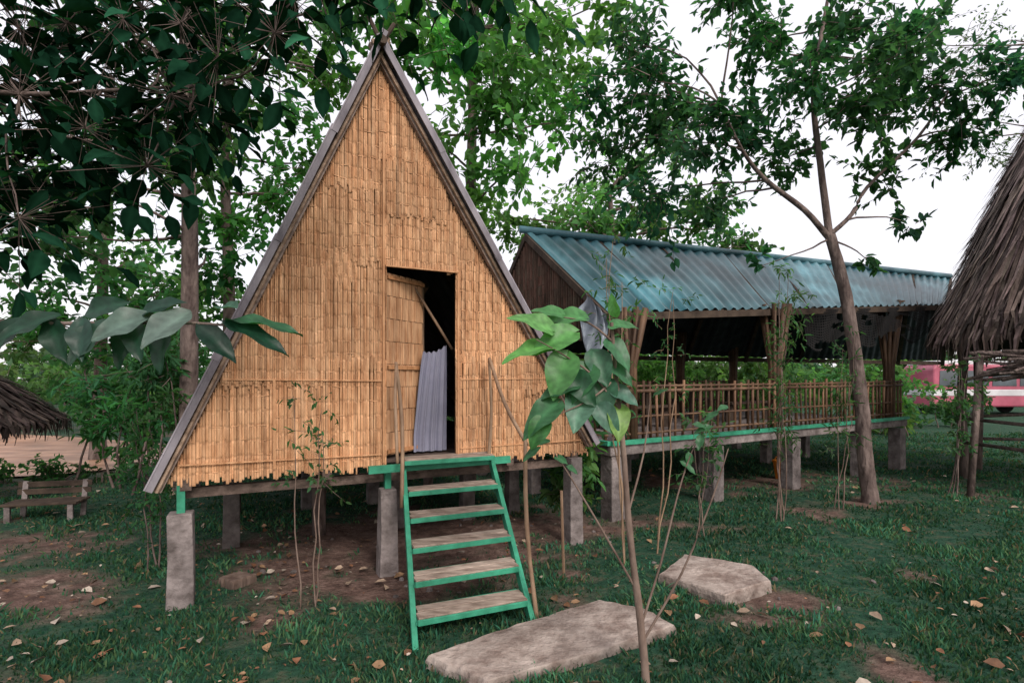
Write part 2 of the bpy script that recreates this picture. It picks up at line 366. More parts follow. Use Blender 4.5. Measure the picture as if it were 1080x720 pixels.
for pi,(a0,a1,z0,z1) in enumerate(panels):
    off=.012+.009*(pi%3)
    pt=U(.90,1.06); rowh=U(.085,.12); ph=U(0,.05)
    t=a0-U(0,.015); i=0
    while t<a1+.01:
        w=U(.010,.022); tc_=t+w/2
        zt=min(z1+U(-.01,.05),zmax(tc_)-.01); zb=z0-U(0,.06) if z0<1 else z0-U(-.005,.06)
        if pi==4: zb=z0+U(-.006,.004)
        if zt-zb>.04:
            st=pt*U(.80,1.14)*(.72 if random.random()<.06 else 1); warm=U(-.05,.09)
            rows=[zb]+[ph+k*rowh+U(-.012,.012) for k in range(int((zb-ph)/rowh)+1,int((zt-ph)/rowh)+1)]+[zt]
            rows=sorted(rows)
            lean=U(-.006,.006)
            for k in range(len(rows)-1):
                za,zc=rows[k],rows[k+1]
                if zc-za<.006: continue
                jj=int((zc-ph)/rowh+.5)+(i//2)
                up=.003*(1 if jj%2 else -1)
                cc=st*U(.92,1.08)
                vs=[];cs=[]
                e0=U(.68,1.0);e1=U(.74,1.0)
                for (zz,oo,dk) in ((za,-.001,e0),(za+(zc-za)*.16,up*.6+.002,1.0),(za+(zc-za)*.84,up+.003,1.02),(zc,-.001,e1)):
                    for (tt,bo,ek) in ((t,-.004,.84),(tc_,0.001,1.04),(t+w,-.004,.84)):
                        vs.append(F(tt+lean*(zz-zb),zz,off+oo+bo)); q=cc*dk*ek; cs.append((q,q*(1-warm*.5),q*(1-warm)))
                fs=[(r*3+s_,r*3+s_+1,(r+1)*3+s_+1,(r+1)*3+s_) for r in range(3) for s_ in range(2)]
                mb.add(vs,fs,cs)
        t+=w+U(.0003,.0025); i+=1
    z=ph+rowh*math.ceil((z0-ph)/rowh)
    while z<min(z1,AP[1]-.05):
        ta=max(a0,tl(z)+.01);tb=min(a1,tr(z)-.01);t=ta
        while t<tb-.03:
            ln_=min(U(.02,.07),tb-t)
            if random.random()<.35: wv.beam(F(t,z+U(-.01,.01),off+.002),F(t+ln_,z+U(-.01,.01),off+.002),.005,.005,c=(pt*U(.85,1.2),)*3)
            t+=ln_+U(.01,.06)
        z+=rowh
mb.build('woven_front_wall',M_bam,H); wv.build('weft_slivers',M_bam,H)
mb=MB()
for (a,b_) in [((DL-.015,.92),(DL-.015,3.6)),((DL,DT+.0),(DR+.02,DT+.0)),((DR+.012,.95),(DR+.012,DT)),((.62,.93),(.62,1.6))]:
    mb.beam(F(a[0],a[1],.038),F(b_[0],b_[1],.038),.018,.012,c=(.85,.8,.75))
for z in (1.6,1.0): 
    mb.beam(F(tl(z)+.03,z,.036),F(DL-.03,z-.01,.036),.008,.010,c=(.9,.85,.8)); mb.beam(F(DR+.03,z,.036),F(tr(z)-.03,z+.01,.036),.008,.010,c=(.9,.85,.8))
mb.build('battens',M_bam,H)
mb=MB()
def quad(pts,c=(1,1,1)): mb.add(pts,[tuple(range(len(pts)))],c)
o=-.012  # sheet added behind the strips to block light through the gaps
quad([F(TL,ZB+.02,o),F(DL,ZB+.02,o),F(DL,zmax(DL)-.02,o),F(AP[0],AP[1]-.02,o)])
quad([F(DR,ZB+.02,o),F(TR,ZB+.02,o),F(DR,zmax(DR)-.02,o)])
quad([F(DL,DT,o),F(DR,DT,o),F(DR,zmax(DR)-.02,o),F(DL,zmax(DL)-.02,o)])
DEP=4.3
quad([F(TL,ZB,-DEP),F(TR,ZB,-DEP),F(AP[0],AP[1],-DEP)])
mb.build('light_block_and_back_gable',M_back,H)
mb=MB()
for k in range(20):
    o0=-.02-k*.21; mb.beam(F(TL+.1,.925+U(-.002,.002),o0-.1),F(TR-.1,.925,o0-.1),.2,.03,c=(U(.6,.9),)*3)
for t in (.05,1.0,1.75,2.6,3.3): mb.beam(F(t,.86,.01),F(t,.86,-DEP),.07,.09)
for o0 in (-.12,-1.4,-2.8,-4.1): mb.beam(F(0,.78,o0),F(3.35,.78,o0),.07,.07)
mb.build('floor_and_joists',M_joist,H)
mb=MB();mr=MB()
for (tb0,sgn) in ((TL,-1),(TR,1)):
    a=F(tb0,ZB);b=F(AP[0],AP[1]); d=(b-a).normalized(); nn_=d.cross(Nf).normalized()
    if nn_.dot(Tt)*sgn<0: nn_=-nn_
    a2=a-d*.08; b2_=b+d*(.20 if sgn<0 else .16)
    if sgn>0: a2=a+d*.05
    mr.beam(a2+nn_*.02+Nf*.05,b2_+nn_*.02+Nf*.05,.05,.055,up=Nf,c=(.9,.85,.85))
    for q in (1.0,2.1,3.2,4.2): mr.beam(a2+nn_*.02-Nf*q,b2_+nn_*.02-Nf*q,.05,.055,up=Nf,c=(.6,.55,.5))
    nu=120;vs=[];cs=[];fs=[]
    for iu in range(nu+1):
        oo=.14-(DEP+.4)*iu/nu; wav=.012*math.sin(iu*2*math.pi/4)
        for k in range(9):
            P_=a2+(b2_-a2)*(k/8)+Nf*oo+nn_*(.068+wav+U(-.004,.004)*(iu==0)); vs.append(P_); cs.append((U(.8,1.1),)*3)
    for iu in range(nu):
        for k in range(8): fs.append((iu*9+k,(iu+1)*9+k,(iu+1)*9+k+1,iu*9+k+1))
    mb.add(vs,fs,cs)
    for k in range(4):
        s0=k/4;s1=(k+1)/4+.012*(k<3); jx=U(-.006,.006)
        p0=a2.lerp(b2_,s0)+Nf*(.15+.004*k)+nn_*(.062+jx); p1=a2.lerp(b2_,s1)+Nf*(.15+.004*k)+nn_*(.062+U(-.006,.006))
        mb.beam(p0,p1,.042,.012,up=Nf,c=(U(.7,1.2),)*3)
        mb.beam(p0+nn_*.028-Nf*.06,p1+nn_*.028-Nf*.06,.010,.13,up=Nf,c=(U(.9,1.3),)*3)
    mr.tube([a2+nn_*.022+Nf*.10,a2.lerp(b2_,.5)+nn_*.030+Nf*.10,b2_+nn_*.02+Nf*.10],.016,n=6,c=(1.2,1.05,.9))
mb.build('roof_sheets',M_roofgrey,H); mr.build('rafters',M_wood,H)
mb=MB(); mb.tube([F(AP[0]-.01,AP[1]+.10,.22),F(AP[0]-.01,AP[1]+.10,-4.4)],.035)
mb.tube([F(AP[0]-.1,AP[1]+.32,.1),F(AP[0]+.1,AP[1]-.05,.12)],.018); mb.tube([F(AP[0]+.1,AP[1]+.30,.13),F(AP[0]-.1,AP[1]-.05,.12)],.018)
mb.build('ridge_pole',M_dpole,H)
mb=MB();mg=MB();mw=MB()
def stilt(x_,y_,w,zt,c=1):
    P_=[];
    for z_,s_ in ((-.05,1.08),(zt*.5,1),(zt,.95)):
        for (i_,j_) in ((-1,-1),(1,-1),(1,1),(-1,1)):
            p_=V(x_,y_,z_)+Tt*i_*w/2*s_+Nf*(-j_)*w/2*s_; P_.append(p_+V(U(-.006,.006),U(-.006,.006),0))
    fs=[(r*4+k,r*4+(k+1)%4,(r+1)*4+(k+1)%4,(r+1)*4+k) for r in range(2) for k in range(4)]+[(8,9,10,11)]
    mb.add(P_,fs,(c,c,c))
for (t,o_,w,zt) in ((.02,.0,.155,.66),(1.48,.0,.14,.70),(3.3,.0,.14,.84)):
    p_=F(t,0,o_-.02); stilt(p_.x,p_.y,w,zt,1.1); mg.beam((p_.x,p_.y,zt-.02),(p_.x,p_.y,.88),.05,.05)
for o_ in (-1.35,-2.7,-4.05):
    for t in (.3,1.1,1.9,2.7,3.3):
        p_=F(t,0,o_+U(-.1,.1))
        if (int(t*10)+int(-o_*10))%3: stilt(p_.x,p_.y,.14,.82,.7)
        else: mw.tube([p_,p_+V(0,0,.84)],.07,wob=.06)
mb.build('concrete_stilts',M_conc,H,bevel=.008); mg.beam(F(1.3,.88,.10),F(2.55,.885,.10),.04,.06)
mg.build('green_brackets',M_green,H); mw.build('timber_stilts',M_bark,H,smooth=True)
mb=MB()
a=F(1.47,0,-.03);b=F(1.86,0,-.30);dd=(b-a)
nd=dd.cross(V(0,0,1)).normalized()
if nd.dot(Nf)<0: nd=-nd
for k in range(24):
    p_=a+dd*((k+.5)/24); w=dd.length/24*.9
    for zz in range(8):
        z0=.97+zz*.19; q=U(.65,1.0)
        mb.beam(p_+V(0,0,z0)+nd*.006*((k//2+zz)%2),p_+V(0,0,z0+.186)+nd*.006*((k//2+zz)%2),w,.008,c=(q,q,q),up=nd)
for z_ in (1.0,1.7,2.45): mb.beam(a+V(0,0,z_)+nd*.02,b+V(0,0,z_)+nd*.02,.015,.03,c=(.7,.6,.5))
mb.build('door_leaf',M_bam,H)
vs=[];fs=[];nu,nv=40,16
for j in range(nv+1):
    s=j/nv; z=1.88-.92*s; 
    for i in range(nu+1):
        r=i/nu; gw=.72+.28*min(1,s*1.2)**.8
        t=2.06-(1-r)*.31*gw
        o_=-.20+.018*math.sin(r*24+s*1.2)*(.5+s*.6)+.008*math.sin(r*57+s*4)
        vs.append(F(t,z+(.07*(r-.5))*(1-s)**2-.03*math.sin(r*math.pi)*(1-s)**3+.008*math.sin(r*31)*(1-s),o_))
for j in range(nv):
    for i in range(nu): k=j*(nu+1)+i; fs.append((k,k+1,k+nu+2,k+nu+1))
mb=MB();mb.add(vs,fs);mb.build('curtain',M_cloth,H,smooth=True)
mb=MB(); mb.tube([F(1.72,2.5,-.25),F(2.12,1.88,-.22)],.012); mb.tube([F(1.90,2.5,-.42),F(1.90,.95,-.42)],.016); mb.tube([F(2.0,2.5,-.6),F(1.6,1.4,-1.8)],.02)
mb.build('inner_poles',M_pole,H)

# ------------------------------------------------------------ stairs
ST=E('green_steel_stairs')
BL=V(-.572,3.14,0);BR=V(.14,3.446,0);TLp=V(-.90,4.40,.90);TRp=V(-.19,4.72,.90)
mg=MB();mw=MB()
mg.beam(BL-V(0,0,.02),TLp,.035,.085); mg.beam(BR-V(0,0,.02),TRp,.035,.085)
ax=(BR-BL).normalized()
ctr=(BL+BR)/2; fw=(ctr-(TLp+TRp)/2); fw.z=0; fw.normalize()
for k in range(6):
    s=(k+.82)/6
    l=BL.lerp(TLp,s)+ax*.022;r=BR.lerp(TRp,s)-ax*.022
    dpt=.19 if k<5 else .26
    if k==5: l=TLp+ax*.0+V(0,0,.03)+fw*.03; r=TRp+V(0,0,.03)+fw*.03
    nb=2 if k<5 else 3
    for q in range(nb):
        o_=fw*(dpt/2-(q+.5)*dpt/nb); tw=U(-.006,.006)
        cc=U(.85,1.3); mw.beam(l+o_+V(0,0,.012+tw),r+o_+V(0,0,.012-tw),dpt/nb-.008,.022,c=(cc,cc*.97,cc*.93))
    mg.beam(l+fw*(dpt/2+.012),r+fw*(dpt/2+.012),.014,.036)
    mg.beam(l-fw*(dpt/2+.012),r-fw*(dpt/2+.012),.014,.032)
    mg.beam(l-V(0,0,.012),l-V(0,0,.012)+fw*(dpt/2),.02,.02)
mg.build('steel_frame',M_green,ST,bevel=.003); mw.build('treads',M_wood,ST,bevel=.004)
mp=MB()
def stick(pts,r0,r1): 
    P_=smooth_path(pts,3); mp.tube(P_,[r0+(r1-r0)*i/(len(P_)-1) for i in range(len(P_))],n=7,wob=.08)
stick([V(-.84,4.05,.62),F(1.54,1.25,.22),F(1.50,1.74,.18)],.017,.013)
stick([F(1.50,1.72,.19),V(-.88,4.0,1.45),V(-.82,3.80,1.0)],.013,.012)
stick([TRp+V(-.02,-.03,-.05),F(2.36,1.3,.12),F(2.33,1.78,.14)],.016,.012)
stick([F(2.33,1.78,.15),V(-.06,4.15,1.42),V(.10,3.62,1.16)],.015,.014)
stick([V(.17,3.50,-.03),V(.10,3.60,.6),V(.09,3.62,1.24)],.016,.014)
mp.build('stick_handrails',M_pole,ST,smooth=True)

# ------------------------------------------------------------ slabs & stones
def slab(name,pts,h,mt):
    mb=MB();P_=[Vector((p[0],p[1],0)) for p in pts];Q=[]
    for i in range(len(P_)):
        a=P_[i];b=P_[(i+1)%len(P_)];
        for k in range(8): Q.append(a.lerp(b,k/8)+V(U(-1,1)*.009,U(-1,1)*.009,0))
    n=len(Q);c_=sum(Q,V(0,0,0))/n;vs=[];cs=[]
    for ri,(s_,z) in enumerate(((1.03,-.03),(1.02,h*.5),(1,h*.90),(.98,h))):
        for q in Q:
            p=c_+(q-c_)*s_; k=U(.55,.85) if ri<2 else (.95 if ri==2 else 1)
            zz=z+(nz(p.x,p.y,6,8)*.006 if ri==3 else 0)
            vs.append(p+V(0,0,zz)); cs.append((k,k,k))
    fs=[(r*n+k,r*n+(k+1)%n,(r+1)*n+(k+1)%n,(r+1)*n+k) for r in range(3) for k in range(n)]
    fs+=[tuple(3*n+k for k in range(n))]
    mb.add(vs,fs,cs);return mb.build(name,mt)
slab('stepping_slab',[(-.47,2.98),(-.12,2.72),(.45,3.0),(1.02,3.34),(.9,3.58),(.62,3.72),(.1,3.40)],.06,M_stone)
slab('square_stone',[(1.16,4.15),(1.50,3.74),(1.95,4.02),(1.97,4.35),(1.5,4.62)],.085,M_stone)
slab('flat_stone',[(-2.28,4.12),(-2.12,4.04),(-2.04,4.22),(-2.2,4.28)],.06,M_bark2)
mb=MB()
for _ in range(60):
    x_,y_=random.choice([(U(-2.4,1.5),U(4.3,6.5)),(U(1.2,3),U(3.4,5)),(U(-.9,-.3),U(3.9,4.3))]); r=U(.010,.03)
    vs=[];
    for a_ in range(3):
        for b_ in range(7):
            th=b_*2*math.pi/7; rr=r*(1,.85,.35)[a_]*U(.8,1.2); vs.append((x_+rr*math.cos(th),y_+rr*math.sin(th),(-.01,r*.5,r*.8)[a_]))
    mb.add(vs,[(q*7+k,q*7+(k+1)%7,(q+1)*7+(k+1)%7,(q+1)*7+k) for q in range(2) for k in range(7)]+[tuple(range(14,21))],(U(.5,1),)*3)
mb.build('pebbles',M_conc)

# ------------------------------------------------------------ pavilion
PV=E('stilt_pavilion')
def sheet(A,B,C,D,period,amp,mb,seed=0):
    A,B,C,D=map(Vector,(A,B,C,D)); nrm=(B-A).cross(D-A).normalized()
    if nrm.z<0:nrm=-nrm
    Lg=((B-A).length+(C-D).length)/2; nu=int(Lg/period)*6; nv=8;vs=[];cs=[];fs=[]
    pc=[U(.7,1.3) for _ in range(40)]
    for i in range(nu+1):
        s=i/nu; ph=(i%6)/6; k=pc[int(s*Lg/.8)%40]*(1.25 if (i//6)%4==0 else 1)
        for j in range(nv+1):
            r=j/nv; P_=(A.lerp(B,s)).lerp(D.lerp(C,s),r)+nrm*(amp*math.sin(ph*2*math.pi)+.02*math.sin(s*9+seed)*math.sin(r*5))
            if j==0: P_=P_+(A-D).normalized()*U(0,.03)
            vs.append(P_); q=k*U(.93,1.05)*(.85 if abs(r-.5)<.07 else 1); cs.append((q*U(.95,1.05),q,q))
    for i in range(nu):
        for j in range(nv): a=i*(nv+1)+j; fs.append((a,a+nv+1,a+nv+2,a+1))
    mb.add(vs,fs,cs)
EN=V(1.13,6.3,2.41);EF=V(7.9,9.7,2.98);RF=V(9.9,12.0,3.9);RN=V(.22,8.3,3.9);BN=V(-.7,10.4,2.15);BF=V(11.5,14.2,2.1)
mb=MB(); sheet(EN,EF,RF,RN,.2,.022,mb); mb.build('roof_front_slope',M_blue,PV,smooth=True)
mb=MB(); sheet(RN-V(0,0,.02),RF-V(0,0,.02),BF,BN,.2,.015,mb,2); mb.build('roof_back_slope',mat('shade_dark_roof_sheet',(.012,.018,.022),(.03,.04,.047)),PV,smooth=True)  # back slope coloured near black, painting in the shade under the roof
mb=MB(); mb.tube([RN+V(-.1,-.05,.03),RF+V(0,0,.03)],.06,n=8); mb.build('ridge_cap',M_blue,PV,smooth=True)
mb=MB()
def under(a,b,k=.07): mb.beam(a-V(0,0,k),b-V(0,0,k),.07,.09)
under(EN,EF);under(RN,RF,.1);under(BN,BF)
for k in range(9):
    s=k/8; under(EN.lerp(EF,s),RN.lerp(RF,s)); under(BN.lerp(BF,s),RN.lerp(RF,s),.1)
for s in (.3,.6): under(EN.lerp(RN,s),EF.lerp(RF,s),.12)
mb.build('roof_timbers',M_dpole,PV)
mb=MB()
for k in range(70):
    s=(k+.5)/70
    if s<.5: top=EN.lerp(RN,s*2)
    else: top=RN.lerp(BN,(s-.5)*2)
    bz=2.15
    p_=V(EN.x+(BN.x-EN.x)*s,EN.y+(BN.y-EN.y)*s,0)
    q=U(.7,1.3)
    z=bz-U(0,.06)
    while z<top.z-.1:
        z2=min(z+.14,top.z-.08); mb.beam((p_.x,p_.y,z),(p_.x,p_.y,z2),.052,.01,c=(q*U(.8,1.1),q*1.0,q*1.05)); z=z2+.005
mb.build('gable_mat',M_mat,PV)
DA=V(1.10,5.92,.86);DB=V(7.0,9.40,.90); dv=(DB-DA).normalized(); dn=V(-dv.y,dv.x,0)
WD=3.6
mb=MB(); mb.hexa([DA-V(0,0,.12),DB-V(0,0,.12),DB+dn*WD-V(0,0,.12),DA+dn*WD-V(0,0,.12)],[DA,DB,DB+dn*WD,DA+dn*WD]); 
def pil(p,w,zt): 
    mb.beam(Vector((p.x,p.y,-.05)),Vector((p.x,p.y,zt)),w,w,up=dn)
Ld=(DB-DA).length
for s in (.02,.27,.52,.80,.985):
    for q in (.12,1.8,3.4): 
        p_=DA+dv*Ld*s+dn*q; pil(p_,.2 if q<1 else .16,.735)
mb.build('deck_and_pillars',M_conc,PV,bevel=.01)
mb=MB(); mb.beam(DA-dn*.012+V(0,0,.025),DB-dn*.012+V(0,0,.025),.05,.05); mb.beam(DA-dv*.02+V(0,0,.025),DA-dv*.02+dn*WD+V(0,0,.025),.05,.05); mb.build('green_edge',M_green,PV)
mb=MB()
def rail(a,b):
    Lr=(b-a).length; d_=(b-a).normalized()
    for z,r in ((.10,.018),(.30,.014),(.60,.024),(.66,.018)):
        mb.tube([a+V(0,0,z),a.lerp(b,.5)+V(0,0,z+U(-.01,.01)),b+V(0,0,z)],r,n=6)
    k=0;x_=.05
    while x_<Lr:
        p_=a+d_*x_; q=U(.5,1.7); mb.tube([p_+V(0,0,.02)+d_*U(-.012,.012),p_+V(0,0,.68+U(-.03,.05))+d_*U(-.02,.02)],U(.012,.022),n=6,c=(q,q*.95,q*.9)); x_+=U(.09,.14) if k%9 else .17; k+=1
rail(DA+dn*.08+dv*.1,DB+dn*.08); rail(DA+dn*3.4,DB+dn*3.4); rail(DA+dn*.1+dv*.04,DA+dn*3.4+dv*.04)
mb.build('bamboo_railing',M_rail,PV,smooth=True)
mb=MB()
for (s,q0) in ((.47,.14),(.95,.14),(.06,.14),(.47,3.3),(.95,3.3),(.04,3.3),(.7,3.3)):
    p_=DA+dv*Ld*s+dn*q0
    for k in range(9):
        an=k*2*math.pi/9; sp=.07; tp=.20 if q0<1 else .1
        top=2.75 if q0<1 else 2.6
        if q0<1: top=EN.z+(EF.z-EN.z)*s+.02
        q=U(.55,.95)
        mb.tube([p_+V(math.cos(an)*sp,math.sin(an)*sp,0),p_+V(math.cos(an)*sp*.8,math.sin(an)*sp*.8,.9),p_+V(math.cos(an)*tp,math.sin(an)*tp,top-.9)],.032,n=6,c=(q,q,q))
mb.build('bamboo_bundle_columns',M_rail,PV,smooth=True)
for s in (.25,.62):
    mb=MB(); p_=DA+dv*Ld*s+dn*1.9
    mb.beam(p_-dv*.6+V(0,0,.55),p_+dv*.6+V(0,0,.55),.6,.04)
    for i_ in (-.5,.5):
        for j_ in (-.22,.22): mb.beam(p_+dv*i_+dn*j_+V(0,0,0),p_+dv*i_+dn*j_+V(0,0,.53),.05,.05)
    for j_ in (-.6,.6):
        mb.beam(p_-dv*.6+dn*j_+V(0,0,.32),p_+dv*.6+dn*j_+V(0,0,.32),.25,.03)
        for i_ in (-.5,.5): mb.beam(p_+dv*i_+dn*j_,p_+dv*i_+dn*j_+V(0,0,.30),.2,.04)
    mb.build('dining_table',M_dpole,None)
# shade net: loose mesh of cords with torn holes
mb=MB()
holes=[(U(.5,1),U(.05,.6),U(.012,.03),U(.04,.08)) for _ in range(22)]
def hole(s,z): return any(((s-a)/c_)**2+((z-b)/d_)**2<1 for a,b,c_,d_ in holes)
for k in range(150):
    s=.48+.52*k/149; a=EN.lerp(EF,s)+V(-.02,-.04,-.05); dpt=.52+.12*math.sin(k*.13)
    for j in range(16):
        z0=dpt*j/16
        if hole(s,z0): continue
        sw=.03*math.sin(k*.2+j*.3)
        b_=EN.lerp(EF,s+.52/149)+V(-.02,-.04,-.05)
        mb.add([a+V(0,sw,-z0),b_+V(0,sw,-z0),b_+V(0,sw,-z0-.021),a+V(0,sw,-z0-.021)],[(0,1,2,3)])
        if k%2==0: mb.add([a+V(0,sw,-z0),a+V(.018,sw+.01,-z0),a+V(.018,sw+.01,-z0-dpt/16),a+V(0,sw,-z0-dpt/16)],[(0,1,2,3)])
mb.build('shade_net',M_net,PV)
vs=[];fs=[];nu,nv=22,16
for j in range(nv+1):
    for i in range(nu+1):
        r=i/nu;s=j/nv; p_=EN.lerp(RN,-.02+.22*r)+V(-.06-.05*s,-.10+.05*math.sin(r*17+s*3)+.04*math.sin(s*9+r*5),0)
        vs.append((p_.x+.05*math.sin(s*7),p_.y,p_.z-.02-(.60+.35*math.sin(r*3.3+.6))*s))
for j in range(nv):
    for i in range(nu): k=j*(nu+1)+i; fs.append((k,k+1,k+nu+2,k+nu+1))
mb=MB();mb.add(vs,fs);mb.build('plastic_tarp',M_tarp,None,smooth=True)
# added buckets standing in for orange pipe pieces under the deck
M_or=mat('orange_plastic',(.70,.20,.02),(.8,.27,.03),scale=2,rough=.4,bump=0)
for (bx_,by_,h_) in ((4.35,8.55,.30),(6.6,10.0,.26)):
    mb=MB(); mb.tube([(bx_,by_,0),(bx_,by_,h_*.9),(bx_,by_,h_*.9+.002),(bx_,by_,h_)],[.10,.135,.15,.15],n=16)
    mb.tube([(bx_+.14*math.cos(t),by_-.02,h_*.9+.13*math.sin(t)) for t in np.linspace(0,math.pi,9)],.006,n=5)
    mb.build('bucket_stand_in',M_or,smooth=False)

# ------------------------------------------------------------ thatched roofs
def thatch(name,cx,cy,R,z0,zt,nst,prof=1.0,col=1,fr=.35):
    T=E(name);mb=MB()
    def pt(th,s,o=0):
        r=R*(1-s)**prof+.03; return V(cx+(r+o)*math.cos(th),cy+(r+o)*math.sin(th),z0+(zt-z0)*s)
    vs=[];fs=[]
    for j in range(11):
        for i in range(40): vs.append(pt(i*2*math.pi/40,j/10,-.06))
    for j in range(10):
        for i in range(40): fs.append((j*40+i,j*40+(i+1)%40,(j+1)*40+(i+1)%40,(j+1)*40+i))
    mb.add(vs,fs,(.3*col,.28*col,.27*col))
    for k in range(nst):
        th=U(0,2*math.pi); s=U(0,1)**1.2 if k>nst*.22 else U(0,.09); ln=U(.08,.22); w=U(.008,.032)
        a=pt(th,min(s+ln,1),.02+U(0,.05)); b=pt(th+U(-.07,.07),s,.03+U(0,.12)); 
        if s<.12: e=V(b.x,b.y,b.z-U(.05,fr))+V(U(-.05,.05),U(-.05,.05),0)
        else: e=b+(b-a)*.3+V(math.cos(th)*U(0,.10),math.sin(th)*U(0,.10),-.05)
        tn_=V(-math.sin(th),math.cos(th),0); q=U(.25,1.7)*col
        mb.add([a-tn_*w,a+tn_*w,b+tn_*w,b-tn_*w,e+tn_*w*.3,e-tn_*w*.3],[(0,1,2,3),(3,2,4,5)],(q,q*U(.9,1.0),q*U(.85,1)))
    mb.build('thatch',M_thatch,T)
    return T
HX,HY=8.9,7.9
TH=thatch('thatched_hut',HX,HY,2.05,2.15,7.2,5600,prof=.85,fr=.4)
mb=MB()
for an in range(0,360,45):
    a_=math.radians(an+20); p_=V(HX+1.7*math.cos(a_),HY+1.7*math.sin(a_),-.05)
    mb.tube([p_,p_+V(U(-.05,.05),U(-.05,.05),1.2),p_+V(0,0,2.45)],[.075,.065,.06],n=8,wob=.05)
for z_ in (.55,.95):
    for k in range(8):
        a_=math.radians(k*45+20);b_=math.radians(k*45+65); mb.tube([(HX+1.75*math.cos(a_),HY+1.75*math.sin(a_),z_+U(-.05,.05)),(HX+1.75*math.cos(b_),HY+1.75*math.sin(b_),z_+U(-.05,.05))],.03,n=6)
mb.tube([(6.3,7.3,-.03),(6.62,7.5,2.0)],.045,n=6);mb.tube([(7.35,6.9,-.03),(6.9,6.9,1.9)],.035,n=6);mb.tube([(7.0,7.2,-.03),(7.1,7.2,2.1)],.05,n=6)
for k in range(40):
    x_=6.35+U(0,.6); mb.tube([(x_,7.6-U(0,.8),1.70+U(-.12,.28)),(x_+U(.8,1.5),6.9-U(0,.2),1.76+U(-.12,.28))],U(.012,.03),n=5,c=(U(.6,1.8),)*3)
mb.build('posts_and_poles',M_bark,TH,smooth=True)
TP=thatch('thatched_parasol',-6.98,6.4,1.15,1.05,1.80,2000,prof=.6,col=.25,fr=.25)
mb=MB();mb.tube([(-6.98,6.4,-.05),(-6.98,6.4,1.75)],.06);mb.build('pole',M_bark,TP)

# ------------------------------------------------------------ bench
BN_=E('park_bench');mb=MB()
bx,by=-5.35,6.1
bd=V(.97,.24,0).normalized();bnn=V(-bd.y,bd.x,0);bc=V(bx,by,0); hw=.37
for k in range(3): mb.beam(bc-bd*hw+bnn*(-.12+.11*k)+V(0,0,.20),bc+bd*hw+bnn*(-.12+.11*k)+V(0,0,.20),.095,.025)
for k in range(2): mb.beam(bc-bd*hw+bnn*(.17+.02*k)+V(0,0,.29+.08*k),bc+bd*hw+bnn*(.17+.02*k)+V(0,0,.29+.08*k),.02,.065)
mb.build('seat_and_backrest',M_dpole,BN_,bevel=.004)
mb=MB()
for i_ in (-.30,.30):
    mb.beam(bc+bd*i_-bnn*.13+V(0,0,-.03),bc+bd*i_-bnn*.13+V(0,0,.185),.05,.05); mb.beam(bc+bd*i_+bnn*.13+V(0,0,-.03),bc+bd*i_+bnn*.20+V(0,0,.41),.05,.04)
    mb.beam(bc+bd*i_-bnn*.15+V(0,0,.17),bc+bd*i_+bnn*.15+V(0,0,.17),.045,.03)
mb.build('legs',M_conc,BN_)

# ------------------------------------------------------------ van
VN=E('parked_van')
M_pink=mat('pink_paint',(.38,.075,.12),(.48,.12,.18),scale=1,rough=.35,bump=0,spec=.5)
M_white=mat('white_paint',(.6,.58,.60),(.7,.68,.70),scale=1,rough=.35,bump=0)
M_glass=mat('dark_glass',(.05,.06,.07),(.10,.12,.14),scale=1,rough=.1,bump=0,spec=.8)
M_tyre=mat('tyre',(.015,.015,.015),(.03,.03,.03),rough=.9)
vo=V(22.1,25,0)
prof=[(-3.0,.35),(3.0,.35),(3.05,1.0),(2.75,1.25),(2.2,2.05),(1.9,2.25),(-2.85,2.3),(-3.02,2.1)]
def ext(mb,prof,hw,c=(1,1,1)):
    n_=len(prof);vs=[vo+V(a,-hw,b) for a,b in prof]+[vo+V(a,hw,b) for a,b in prof]
    mb.add(vs,[tuple(range(n_)),tuple(range(2*n_-1,n_-1,-1))]+[(i,i+n_,(i+1)%n_+n_,(i+1)%n_) for i in range(n_)],c)
mb=MB();ext(mb,prof,.95);mb.build('body',M_pink,VN,bevel=.08)
mb=MB();ext(mb,[(-2.9,2.28),(1.95,2.26),(1.8,2.42),(-2.8,2.46)],.85);ext(mb,[(-3.03,.85),(3.02,.85),(3.02,1.15),(-3.03,1.15)],.965);mb.build('roof_and_stripe',M_white,VN,bevel=.03)
mb=MB()
for a,b_ in ((-2.75,-1.75),(-1.6,-.5),(-.35,.75),(.9,1.9)): ext(mb,[(a,1.3),(b_,1.3),(b_-.03,2.0),(a+.03,2.0)],.968)
mb.build('windows',M_glass,VN)
mb=MB()
for a in (-1.9,1.9):
    for s_ in (-.86,.86): mb.tube([vo+V(a,s_-.11,.36),vo+V(a,s_+.11,.36)],.36,n=20)
mb.build('wheels',M_tyre,VN)
bush('shrub',[(14+U(-2,2.5),18+U(-.5,.5),U(.2,1.0),.42,.7) for _ in range(14)],.14,(.05,.12,.06))

